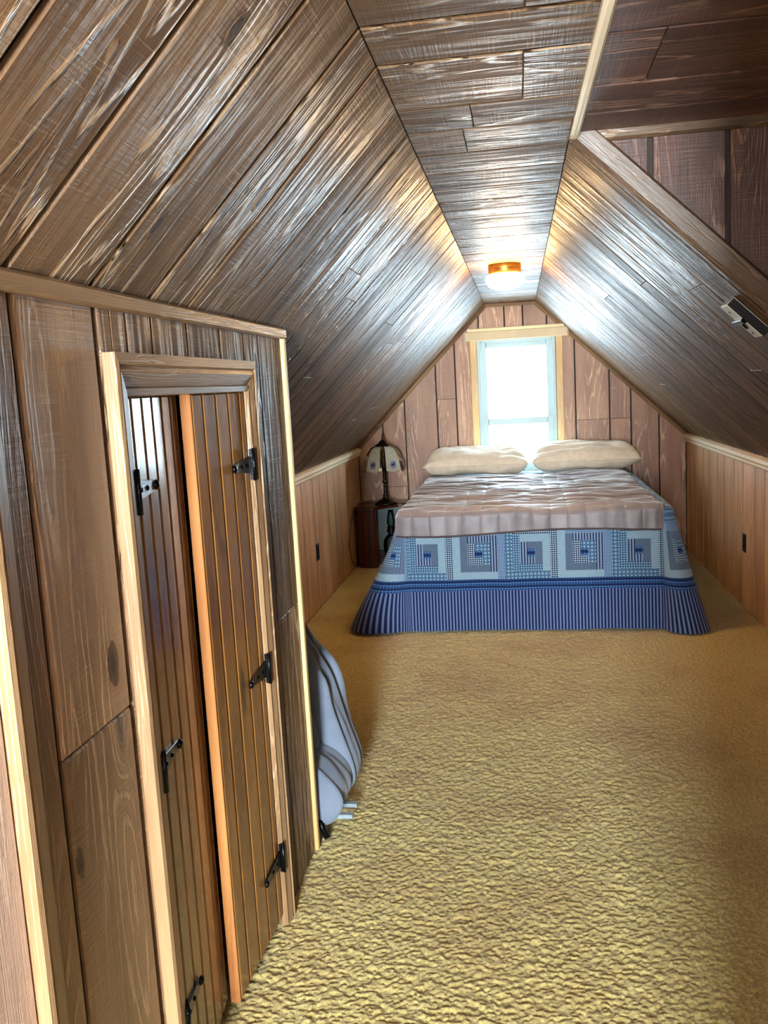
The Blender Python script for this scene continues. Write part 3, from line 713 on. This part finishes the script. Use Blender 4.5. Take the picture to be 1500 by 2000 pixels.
def quilt():
    rad = .05
    # perimeter stations: left side (back->front), corner, front, corner, right side
    st = []          # (base xy, outward normal, cloth coordinate a, weights left/front/right, corner bump L,R)
    nS = 50*SUB; h = UN/SUB
    fx0, fx1 = BX0+rad, BX1-rad
    nF = int(round((fx1-fx0)/h)); nC = 8*SUB; nSd = int((BY1-BY0-rad)/h)
    pts, nor, wl, wr, cl_, cr_ = [], [], [], [], [], []
    for k in range(nSd): pts.append((BX0, BY1-k*h)); nor.append((-1, 0)); wl.append(1); wr.append(0); cl_.append(0); cr_.append(0)
    ylast = BY0+rad
    for k in range(nC+1):
        q = k/nC; th = math.pi+q*math.pi/2
        pts.append((fx0+rad*math.cos(th), ylast+rad*math.sin(th))); nor.append((math.cos(th), math.sin(th)))
        wl.append(float(1-sstep(np.array(q*1.15)))); wr.append(0); cl_.append(math.sin(math.pi*q)); cr_.append(0)
    for k in range(1, nF):
        q = k/nF; pts.append((fx0+(fx1-fx0)*q, BY0)); nor.append((0, -1)); wl.append(0); wr.append(0); cl_.append(0); cr_.append(0)
    for k in range(nC+1):
        q = k/nC; th = 1.5*math.pi+q*math.pi/2
        pts.append((fx1+rad*math.cos(th), ylast+rad*math.sin(th))); nor.append((math.cos(th), math.sin(th)))
        wl.append(0); wr.append(float(sstep(np.array(q)))); cl_.append(0); cr_.append(math.sin(math.pi*min(1, q*1.1))**1.0)
    for k in range(1, nSd): pts.append((BX1, ylast+k*h)); nor.append((1, 0)); wl.append(0); wr.append(1); cl_.append(0); cr_.append(0)
    pts, nor = np.array(pts), np.array(nor); wl, wr, cl_, cr_ = map(np.array, (wl, wr, cl_, cr_))
    n = len(pts); a = np.arange(n)*h
    a0 = a[nSd+nC]                       # cloth coordinate at the left end of the front
    sx = a - a0 + (fx0-(BX0-.0))         # cloth x, 0 at the left front edge
    front = 1-np.maximum.reduce([wl, wr, cl_, cr_])
    tap = 1-.93*np.array(sstep((pts[:, 1]-6.25)/.75))
    rip = smooth_noise((n, 64), (7, 12), 5)
    def surf(t):
        """t (m,) drops -> (n,m,3)"""
        q = np.clip(t/LDROP, 0, 1)[None]; W = lambda v: v[:, None]
        off = .012 + W(front)*.022*q + W(wl*tap)*.29*q**1.15 + W(wr)*.19*q**.75 + W(cl_)*.05*q + W(cr_)*.15*q**1.6
        amp = (W(front)*.007+W(wl*tap)*.016+W(wr)*.014+W(cl_)*.012+W(cr_)*.014)*q**.8
        ii = np.clip((q[0]*40).astype(int), 0, 63)
        off = off + amp*rip[:, ii] + amp*.9*np.sin(a[:, None]*11+2.2*q)*(1-W(front)*.6)
        off = off + W(front)*.010*np.exp(-((sx[:, None]-.62)/.05)**2)*q
        rnd_ = np.minimum(t, .05)                                   # rounded upper edge
        zz = BZ+.012-np.where(t < .05, .05-np.sqrt(np.maximum(0, .05**2-t**2)), t-.0)[None]
        inn = np.where(t < .05, .05-np.sqrt(np.maximum(0, .05**2-(.05-t)**2)), 0)[None]*.6
        P = np.zeros((n, len(t), 3))
        o = off-inn
        P[..., 0] = pts[:, 0, None]+nor[:, 0, None]*o; P[..., 1] = pts[:, 1, None]+nor[:, 1, None]*o
        lift = W(wl)*.02*q+W(cr_)*(-.004)*q
        P[..., 2] = np.maximum(zz+lift+0*o, .006+.004*np.abs(rip[:, :1]))
        UV = np.zeros((n, len(t), 2)); UV[..., 0] = sx[:, None]; UV[..., 1] = -t[None]
        return P, UV
    tb = .400; rows = 9*SUB
    t1 = np.linspace(tb-9*UN, tb, rows+1); t1[0] = max(0.0, t1[0])
    t1 = np.concatenate([[0.0, max(t1[0], .003)*.999] if t1[0] > .004 else [0.0], t1[1:] if t1[0] <= .004 else t1])
    P, UV = surf(t1)
    mi = np.zeros((n-1, len(t1)-1), int)
    for i in range(n-1):
        sc = (sx[i]+.5*h)/UN
        col = int(math.floor(sc)); bi = col//7; ci = col % 7
        for j in range(len(t1)-1):
            tm = .5*(t1[j]+t1[j+1]); rr = 6-int((tb-tm)/UN)
            if rr < 0: rr2 = rr % 7; typ = (bi+1) % 2
            else: rr2 = rr; typ = bi % 2
            mi[i, j] = KINDS.index(block_kind(typ, ci, rr2))
    r = grid_obj('patchwork_quilt', P, UV, [M['q_'+k] for k in KINDS], midx=mi)
    tag(r, 'blue and grey patchwork quilt hanging to the carpet around the bed', 'quilt')
    # top of the quilt
    nx, ny = 36*SUB, 50*SUB
    X = np.linspace(BX0+.0, BX1-.0, nx); Y = np.linspace(BY0, BY1, ny)
    T = np.zeros((nx, ny, 3)); T[..., 0] = X[:, None]; T[..., 1] = Y[None]
    e = np.minimum.reduce([np.broadcast_to((X-BX0)[:, None], (nx, ny)), np.broadcast_to((BX1-X)[:, None], (nx, ny)), np.broadcast_to((Y-BY0)[None], (nx, ny))])
    T[..., 2] = BZ+.012-.012*np.exp(-e/.02)+.0025*smooth_noise((nx, ny), (3, 3), 8)
    UVt = np.stack([np.broadcast_to((X-BX0)[:, None], (nx, ny)), np.broadcast_to((Y-BY0)[None], (nx, ny))], -1)
    mt = np.zeros((nx-1, ny-1), int)
    for i in range(nx-1):
        for j in range(ny-1):
            c_, d_ = int((X[i]-BX0)/UN), int((Y[j]-BY0)/UN)+3; mt[i, j] = KINDS.index(block_kind((c_//7+d_//7) % 2, c_ % 7, 6-d_ % 7))
    grid_obj('quilt_top', T, UVt, [M['q_'+k] for k in KINDS], r, midx=mt)
    P2, UV2 = surf(np.linspace(tb+.0004, tb+.068, 8)); P2[..., 0:2] += nor[:, None]*.002
    grid_obj('plaid_border', P2, UV2, M['q_plaid'], r)
    P3, UV3 = surf(np.linspace(tb+.0684, LDROP, 26)); P3[..., 0:2] += nor[:, None]*.001
    grid_obj('striped_border', P3, UV3, M['q_border'], r)
quilt()

# ---- taupe blanket folded over the foot
def blanket():
    x0, x1 = -.752, .795; top = BZ+.030; rr = .045; yb, yf = 7.03, 5.145
    Ltop = (yb-(yf+rr)); arc = rr*math.pi/2; Ld = .085
    W = np.linspace(0, Ltop+arc+Ld, 420); X = np.linspace(x0, x1, 460)
    Yp = np.where(W < Ltop, yb-W, np.where(W < Ltop+arc, yf+rr-rr*np.sin((W-Ltop)/rr), yf))
    Zp = np.where(W < Ltop, top, np.where(W < Ltop+arc, top-rr+rr*np.cos((W-Ltop)/rr), top-rr-(W-Ltop-arc)))
    nY = np.where(W < Ltop, 0, np.where(W < Ltop+arc, -np.sin((W-Ltop)/rr), -1)); nZ = np.where(W < Ltop, 1, np.where(W < Ltop+arc, np.cos((W-Ltop)/rr), 0))
    onfront = np.clip((W-Ltop)/arc, 0, 1)
    w1 = smooth_noise((460, 420), (26, 2.2), 21); w2 = smooth_noise((460, 420), (50, 4.6), 22); w3 = smooth_noise((460, 420), (7, 12), 23); w4 = smooth_noise((460, 420), (30, 26), 24)
    puff = np.abs(np.sin(math.pi*(X[:, None]-x0)/.1015))**.24
    puffy = np.abs(np.sin(math.pi*(W[None]+.03)/.1015))**.5
    Hh = puff*(0.011*onfront[None]+.007*(1-onfront[None])*puffy)
    Hh = Hh + (1-onfront[None])*(.0058*w1+.0056*w2) + onfront[None]*.003*w3 + .004*w4
    e = np.minimum(X-x0, x1-X)[:, None]; Hh = Hh - .018*np.exp(-e/.012)
    P = np.zeros((460, 420, 3)); P[..., 0] = X[:, None]+.004*smooth_noise((460, 420), (20, 20), 25)
    P[..., 1] = Yp[None]+nY[None]*np.maximum(Hh, -.012); P[..., 2] = Zp[None]+nZ[None]*np.maximum(Hh, -.012) - (.012*np.sin((X[:, None]-x0)*4.1+.6)+.004)*onfront[None]*np.clip((W[None]-Ltop-arc)/Ld, 0, 1)
    ed = np.clip((.02-(X-x0))/.02, 0, 1)[:, None]; P[..., 2] -= .02*ed*(1-onfront[None])
    UV = np.stack([np.broadcast_to(X[:, None], (460, 420)), np.broadcast_to(W[None], (460, 420))], -1)
    b = grid_obj('quilted_blanket', P[:, ::-1], UV[:, ::-1], M['blanket'])
    tag(b, 'taupe channel quilted blanket spread over the top of the bed', 'blanket')
    md = b.modifiers.new('thick', 'SOLIDIFY'); md.thickness = .012; md.offset = -1
    bm = newbm(); tube(bm, [tuple(P[i, -1]+np.array([0, -.001, -.002])) for i in range(0, 460, 5)], .006); link('bound_edge', bm, M['blanket_edge'], b)
blanket()

# ---- pillows
def pillow(name, c, a, b, t, rz, seed, label, tilt=0.10):
    n = 56; u = np.linspace(-1, 1, n); U_, V_ = np.meshgrid(u, u, indexing='ij')
    w1 = smooth_noise((n, n), (3, 3), seed); w2 = smooth_noise((n, n), (7, 1.6), seed+1)
    th = np.maximum((1-np.abs(U_)**6), 0)**.5*np.maximum((1-np.abs(V_)**3), 0)**.45
    edge = th*(1-th*.5)
    X = a*U_*(1-.05*(1-V_**2)*np.abs(U_)**3); Y = b*V_*(1-.05*(1-U_**2)*np.abs(V_)**3)
    root = None
    for sgn, nm in ((1, 'top'), (-1, 'under')):
        Z = sgn*t*th*(1+.0*U_)+(w1*.007+w2*.007)*edge*2.0
        if sgn < 0: Z = np.maximum(Z, -t*.86)
        P = np.stack([X, Y, Z], -1)
        P[..., 2] += P[..., 1]*0
        if sgn < 0: P = P[:, ::-1]
        if root is None: root = grid_obj(name, P, None, M['pillow']); root.location = c; root.rotation_euler = (tilt, 0, rz)
        else: grid_obj('underside', P, None, M['pillow'], root)
    bm = newbm(); ring = [(X[i, 0], Y[i, 0], 0) for i in range(n)]+[(X[-1, j], Y[-1, j], 0) for j in range(1, n)]+[(X[i, -1], Y[i, -1], 0) for i in range(n-2, -1, -1)]+[(X[0, j], Y[0, j], 0) for j in range(n-2, 0, -1)]
    tube(bm, ring+[ring[0]], .0035, 6); link('seam', bm, M['pillow'], root)
    tag(root, label, 'pillow', 'pillows under the window')
    return root
pillow('pillow', (-.364, 7.275, .842), .42, .225, .100, .0, 31, 'ivory cotton pillow on the bed beside the horse table lamp')
pillow('pillow', (.500, 7.275, .848), .42, .225, .106, .02, 41, 'ivory cotton pillow with a loose seam corner, farther from the table lamp')

# ---- night table
TZ = .512
def night_table():
    r = empty('night_table', (-1.15, 7.3, 0)); tag(r, 'dark mahogany side table with a scooped front beside the bed', 'table')
    inv = Matrix.Translation((1.15, -7.3, 0))
    # top: straight back, scooped front between two rounded lobes
    out = [(-1.375, 7.50), (-1.382, 7.16)]
    for k in range(7): th = math.pi+k/6*math.pi/2; out.append((-1.327+.055*math.cos(th), 7.135+.055*math.sin(th)*1.0))
    for k in range(5): th = -math.pi/2+k/4*math.pi/2; out.append((-1.235+.045*math.cos(th), 7.125+.045*math.sin(th)))
    for k in range(1, 10): q = k/10; out.append((-1.19+.40*q, 7.125+.135*math.sin(math.pi*q)**.8))
    out += [(-.79, 7.10), (-.78, 7.14), (-.78, 7.50)]
    bm = newbm(); prism(bm, out, frame((0, 0, 0), (1, 0, 0), (0, 1, 0), (0, 0, 1)), TZ, TZ-.032, .006, roff()); o = link('table_top', bm, M['mahogany'], r); o.matrix_parent_inverse = inv
    def panel(nm, pts, z0, z1, th=.0):
        bm = newbm(); prism(bm, pts, frame((0, 0, 0), (1, 0, 0), (0, 1, 0), (0, 0, 1)), z1, z0, .004, roff(), swap=True); o = link(nm, bm, M['mahogany'], r); o.matrix_parent_inverse = inv
    panel('side_panel', [(-1.372, 7.48), (-1.372, 7.15), (-1.35, 7.105), (-1.30, 7.088), (-1.22, 7.088), (-1.20, 7.10), (-1.20, 7.122), (-1.30, 7.125), (-1.335, 7.16), (-1.345, 7.48)], 0, TZ-.032)
    panel('end_panel', [(-.81, 7.11), (-.785, 7.11), (-.785, 7.48), (-.81, 7.48)], 0, TZ-.032)
    bm = newbm(); box(bm, -1.343, -.812, 7.462, 7.474, .08, TZ-.034, .001, axis=0); o = link('back_panel', bm, M['tealpanel'], r); o.matrix_parent_inverse = inv
    panel('shelf', [(-1.343, 7.18), (-.812, 7.22), (-.812, 7.46), (-1.343, 7.46)], .055, .078)
night_table()

def jug():
    bm = newbm(); lathe(bm, [(0, 0), (.058, 0), (.066, .012), (.072, .07), (.066, .12), (.045, .15), (.026, .165), (.024, .185), (.03, .19), (.026, .19), (.021, .183), (.023, .165), (.042, .146), (.062, .118), (.068, .07), (.062, .014), (0, .006)], 28)
    o = link('glass_jug', bm, M['jug']); o.location = (-1.108, 7.30, .0785); tag(o, 'round clear glass oil lamp font with dark burner under the night table', 'oil lamp')
    bm = newbm(); lathe(bm, [(0, .186), (.036, .186), (.038, .20), (.030, .206), (.034, .225), (.026, .235), (0, .236)], 24); link('burner', bm, M['bronze'], o)
    bm = newbm(); lathe(bm, [(.024, .236), (.034, .27), (.026, .32), (.018, .37), (.017, .37), (.025, .32), (.033, .27), (.023, .236)], 20); link('chimney', bm, M['jug'], o)
jug()

# ---- horse lamp
def horse_lamp():
    c = (-1.128, 7.235, TZ); r = empty('table_lamp', c); tag(r, 'bronze table lamp with milk glass panels printed with horses', 'lamp')
    bm = newbm(); lathe(bm, [(0, 0), (.092, 0), (.095, .008), (.086, .018), (.070, .022), (.064, .032), (.045, .040), (.026, .052), (.020, .066), (.024, .074), (.0, .074)], 36); link('base', bm, M['bronze'], r)
    bm = newbm(); pr = [(0, .070)]
    for k in range(34): z = .072+k*.0068; pr.append((.013+.0048*abs(math.sin(k*.9))+(.006 if k in (0, 1, 16, 17, 32, 33) else 0), z))
    pr.append((0, .305)); lathe(bm, pr, 18); link('stem', bm, M['bronze'], r)
    # shade: six milk panels with narrow ribbed glass between
    zt, zm, zb = .480, .36, .285
    prof = [(.074, .486), (.112, .468), (.142, .430), (.164, .375), (.178, .315), (.182, .287)]
    def pos(rad, ang, z): return Vector((rad*math.cos(ang), rad*math.sin(ang), z))
    for k in range(6):
        am = math.radians(-90+30+60*k-2+8)
        for nm, half, m, cnt in (('milk_panel', .375, M['milk'], 5), ('glass_strip', .13, M['clearpanel'], 3)):
            a = am if nm == 'milk_panel' else am+math.radians(30)
            bm = newbm(); rows = []
            for (rad, z) in prof:
                hw = half*(1.0 if nm == 'milk_panel' else 1.0)
                zz = z + (.006 if (nm == 'milk_panel' and z < .29) else 0)
                row = []
                for q in np.linspace(-1, 1, cnt):
                    flat = rad*math.cos(hw); d = Vector((math.cos(a), math.sin(a), 0)); tn = Vector((-math.sin(a), math.cos(a), 0))
                    row.append(bm.verts.new(d*flat + tn*(rad*math.sin(hw)*q) + Vector((0, 0, zz - (.012*(1-abs(q)) if z < .29 and nm == 'milk_panel' else 0)))))
                rows.append(row)
            for A, B in zip(rows, rows[1:]):
                for i in range(cnt-1): bm.faces.new([A[i], B[i], B[i+1], A[i+1]])
            bmesh.ops.solidify(bm, geom=bm.faces[:], thickness=.003)
            pn = link(nm, bm, m, r)
            if nm == 'milk_panel':
                # printed oval and trotting horse, lying on the lower half of the panel
                d = Vector((math.cos(a), math.sin(a), 0)); tn = Vector((-math.sin(a), math.cos(a), 0))
                f0 = .177*math.cos(half); f1 = .164*math.cos(half)
                O = d*((f0+f1)/2+.0045)+Vector((0, 0, .352)); Vv = (d*(f1-f0)+Vector((0, 0, .055))).normalized(); Nn = tn.cross(Vv); Nn = Nn if Nn.dot(d) > 0 else -Nn
                el = [(.026*math.cos(t_), .033*math.sin(t_)) for t_ in np.linspace(0, 2*math.pi, 20, endpoint=False)]
                bm = newbm(); prism(bm, [(x, y-.012) for x, y in el], (O, tn, Vv, Nn), .0006, -.001); link('oval_print', bm, M['oval'], pn)
                hs = [(-.021, .004), (-.017, .008), (-.006, .007), (.004, .008), (.009, .014), (.012, .021), (.014, .023), (.017, .019), (.021, .012), (.018, .010), (.014, .011), (.012, .003), (.012, -.003), (.016, -.007), (.019, -.013), (.016, -.014), (.012, -.009), (.008, -.008), (.009, -.019), (.006, -.019), (.004, -.008), (-.005, -.007), (-.009, -.012), (-.010, -.020), (-.013, -.020), (-.012, -.011), (-.011, -.006), (-.015, -.010), (-.019, -.018), (-.021, -.016), (-.017, -.007), (-.016, .002), (-.020, -.003)]
                bm = newbm(); vs = [bm.verts.new(O+tn*x+Vv*(y-.011)+Nn*.0012) for x, y in hs]; f = bm.faces.new(vs); bmesh.ops.triangulate(bm, faces=[f]); link('horse_print', bm, M['horse'], pn)
        for sg in (-1, 1):
            bm = newbm(); aa = am+sg*math.radians(22.0); tube(bm, [pos(rad*.985+.002, aa, z) for rad, z in prof], .0020, 6); link('rib', bm, M['bronze'], r)
        bm = newbm(); ae = am+math.radians(30); lathe(bm, [(0, -.016), (.006, -.01), (.004, 0), (0, .004)], 8, tuple(pos(.180, ae, .290))); link('drop', bm, M['bronze'], r)
    bm = newbm(); lathe(bm, [(.074, .478), (.076, .484), (.060, .498), (.034, .512), (.026, .528), (.012, .533), (.009, .546), (.013, .553), (.006, .563), (.004, .59), (0, .592)], 24); link('cap', bm, M['bronze'], r)
    bm = newbm()
    for k in range(3):
        aa = 2*math.pi*k/3; tube(bm, [(.012*math.cos(aa), .012*math.sin(aa), .300), (.05*math.cos(aa), .05*math.sin(aa), .40), (.071*math.cos(aa), .071*math.sin(aa), .480)], .003, 6)
    link('harp', bm, M['bronze'], r)
    bm = newbm()
    for k in range(6):
        aa = 2*math.pi*k/6; m4 = Matrix.Translation((.010*math.cos(aa)-.005, -.180, .305+.010*math.sin(aa))); bmesh.ops.create_icosphere(bm, subdivisions=1, radius=.0075, matrix=m4)
    bmesh.ops.create_icosphere(bm, subdivisions=1, radius=.006, matrix=Matrix.Translation((-.005, -.184, .305)))
    link('flower_pull', bm, M['milk'], r)
    bm = newbm(); tube(bm, [(-.05, .06, .006), (-.20, .10, .005), (-.247, .05, .004), (-.254, -.06, -.02), (-.258, -.25, -.10), (-.262, -.36, -.28), (-.259, -.30, -.42), (-.246, -.17, -.497), (-.248, -.05, -.503)], .0035, 6); link('cord', bm, M['cord'], r)
horse_lamp()

# ---- outlets
def outlet(X, n, y, z, label):
    bm = newbm(); fr = frame((0, 0, 0), (0, 0, 1), (0, 1, 0), (n, 0, 0)); prism(bm, rect(-.058, .058, -.036, .036), fr, .006, 0, .003)
    o = link('wall_outlet', bm, M['navy']); o.location = (X, y, z); tag(o, label, 'outlet')
    for dz in (-.021, .021):
        bm = newbm(); prism(bm, [(dz+.015*math.cos(t), .015*math.sin(t)) for t in np.linspace(0, 6.283, 12, endpoint=False)], fr, .0075, .005, .001); sk = link('socket', bm, M['iron'], o)
        bm = newbm()
        for q in (-.005, .005): prism(bm, rect(dz-.004, dz+.004, q-.001, q+.001), fr, .0078, .007)
        link('slots', bm, M['cord'], sk)
outlet(KL, 1, 5.80, .39, 'dark wall outlet low on the paneling near the night table')
outlet(KR, -1, 5.63, .41, 'dark wall outlet low on the paneling across the bed from the night table')

# ---- white fixture on the slope
def latch():
    O = Vector((.655, 2.73, ZC+(.655-XR)*(ZKR-ZC)/(KR-XR))); r = empty('white_wall_fixture', O); tag(r, 'white metal strip fixture with a black lever on the sloping boards', 'fixture')
    fr = (Vector((0, 0, 0)), dR, Vector((0, 1, 0)), nRv)
    bm = newbm(); prism(bm, rect(-.062, .075, -.045, .035), fr, .030, 0, .003); link('housing', bm, M['white_metal'], r)
    bm = newbm(); prism(bm, rect(-.060, .077, -.046, -.0452), fr, .028, .002); link('side_shade_plate', bm, M['navy'], r)  # dark sheet that paints shade on the near side of the white housing
    bm = newbm(); prism(bm, rect(-.004, .012, -.055, .052), fr, .038, .029, .002); prism(bm, rect(.012, .034, -.012, .0), fr, .036, .029, .002); link('lever', bm, M['iron'], r)
    for u in (-.035, .055):
        bm = newbm(); prism(bm, [(u+.004*math.cos(t), .004*math.sin(t)) for t in np.linspace(0, 6.283, 8, endpoint=False)], fr, .0315, .029); link('screw', bm, M['iron'], r)
latch()

# ---- grey folding futon in the recess behind the closet
def cushion(name, pts, y0, y1, mat, parent, seed, amp=.006, round_=.05, tuft=0):
    """puffy slab: closed profile pts (x,z) swept from y0 to y1 with domed ends"""
    pts = np.array(pts); m = 72
    seg = np.linalg.norm(np.roll(pts, -1, 0)-pts, axis=1); cum = np.concatenate([[0], np.cumsum(seg)])
    q = np.linspace(0, cum[-1], m, endpoint=False); cl2 = np.vstack([pts, pts[:1]])
    px = np.interp(q, cum, cl2[:, 0]); pz = np.interp(q, cum, cl2[:, 1])
    k = np.exp(-.5*(np.minimum(np.arange(m), m-np.arange(m))/1.6)**2); k /= k.sum()
    px = np.real(np.fft.ifft(np.fft.fft(px)*np.fft.fft(k))); pz = np.real(np.fft.ifft(np.fft.fft(pz)*np.fft.fft(k)))
    cx, cz = px.mean(), pz.mean(); ny = 44
    tt = np.linspace(0, 1, ny); sc = []; yy = []
    for t_ in tt:
        d = min(t_, 1-t_)*2; e = min(1, d/.28); sc.append(1-(1-math.sin(e*math.pi/2))*.55 if e < 1 else 1); yy.append(y0+(y1-y0)*t_)
    sc = np.array(sc); sc[0] = sc[-1] = .02
    yy = np.array(yy); wn = smooth_noise((m, ny), (2.2, 2.2), seed); wn2 = smooth_noise((m, ny), (6, 2), seed+1)
    R_ = sc[None]+0*px[:, None]
    P = np.stack([cx+(px-cx)[:, None]*R_, np.broadcast_to(yy[None], (m, ny)), cz+(pz-cz)[:, None]*R_], -1)
    nrm = np.stack([px-cx, 0*px, pz-cz], -1); nrm /= np.linalg.norm(nrm, axis=1, keepdims=True)+1e-6
    tf = 0
    if tuft: tf = -.018*np.exp(-((np.sin(np.linspace(0, math.pi*tuft, m))[:, None])/.25)**2)
    P += nrm[:, None]*((wn*amp+wn2*amp*.7+tf)*np.minimum(1, sc[None]*1.2)**3)[..., None]
    P = np.concatenate([P, P[:1]], 0); P[..., 2] = np.maximum(P[..., 2], .012)
    return grid_obj(name, P[::-1], None, mat, parent)
def futon():
    r = empty('folding_futon', (-.95, 3.05, 0)); tag(r, 'blue-grey padded folding chair standing behind the closet corner', 'chair')
    inv = Matrix.Translation((.95, -3.05, 0))
    def fix(o): o.matrix_parent_inverse = inv
    fix(cushion('back_cushion', [(-1.25, .66), (-1.10, .74), (-.93, .66), (-.83, .52), (-.76, .38), (-.70, .22), (-.70, .10), (-.85, .06), (-1.1, .10), (-1.25, .3)], 2.80, 3.02, M['futon'], r, 51, .010, tuft=7))
    fix(cushion('side_roll', [(-1.02, .84), (-.92, .80), (-.80, .65), (-.72, .48), (-.66, .31), (-.615, .16), (-.615, .08), (-.66, .04), (-.73, .09), (-.77, .26), (-.83, .42), (-.92, .58), (-1.02, .72)], 2.88, 3.10, M['futon'], r, 55, .010))
    fix(cushion('seat_cushion', [(-1.15, .07), (-1.15, .25), (-.95, .285), (-.78, .275), (-.68, .24), (-.625, .17), (-.615, .11), (-.65, .05), (-.74, .03)], 2.68, 2.93, M['futon'], r, 59, .005))
    for x, y in ((-.705, 2.70), (-1.1, 2.72), (-1.1, 3.04), (-.72, 3.02)):
        bm = newbm(); tube(bm, [(x-.01, y+.02, .12), (x+.005, y, .05), (x+.03, y-.02, .008)], .011, 8); o = link('leg', bm, M['iron'], r); fix(o)
    for y in (2.76, 2.84):
        bm = newbm(); box(bm, -.74, -.604, y, y+.022, .035, .050, .002, axis=0); o = link('slat_bar', bm, M['steel'], r); fix(o)
futon()
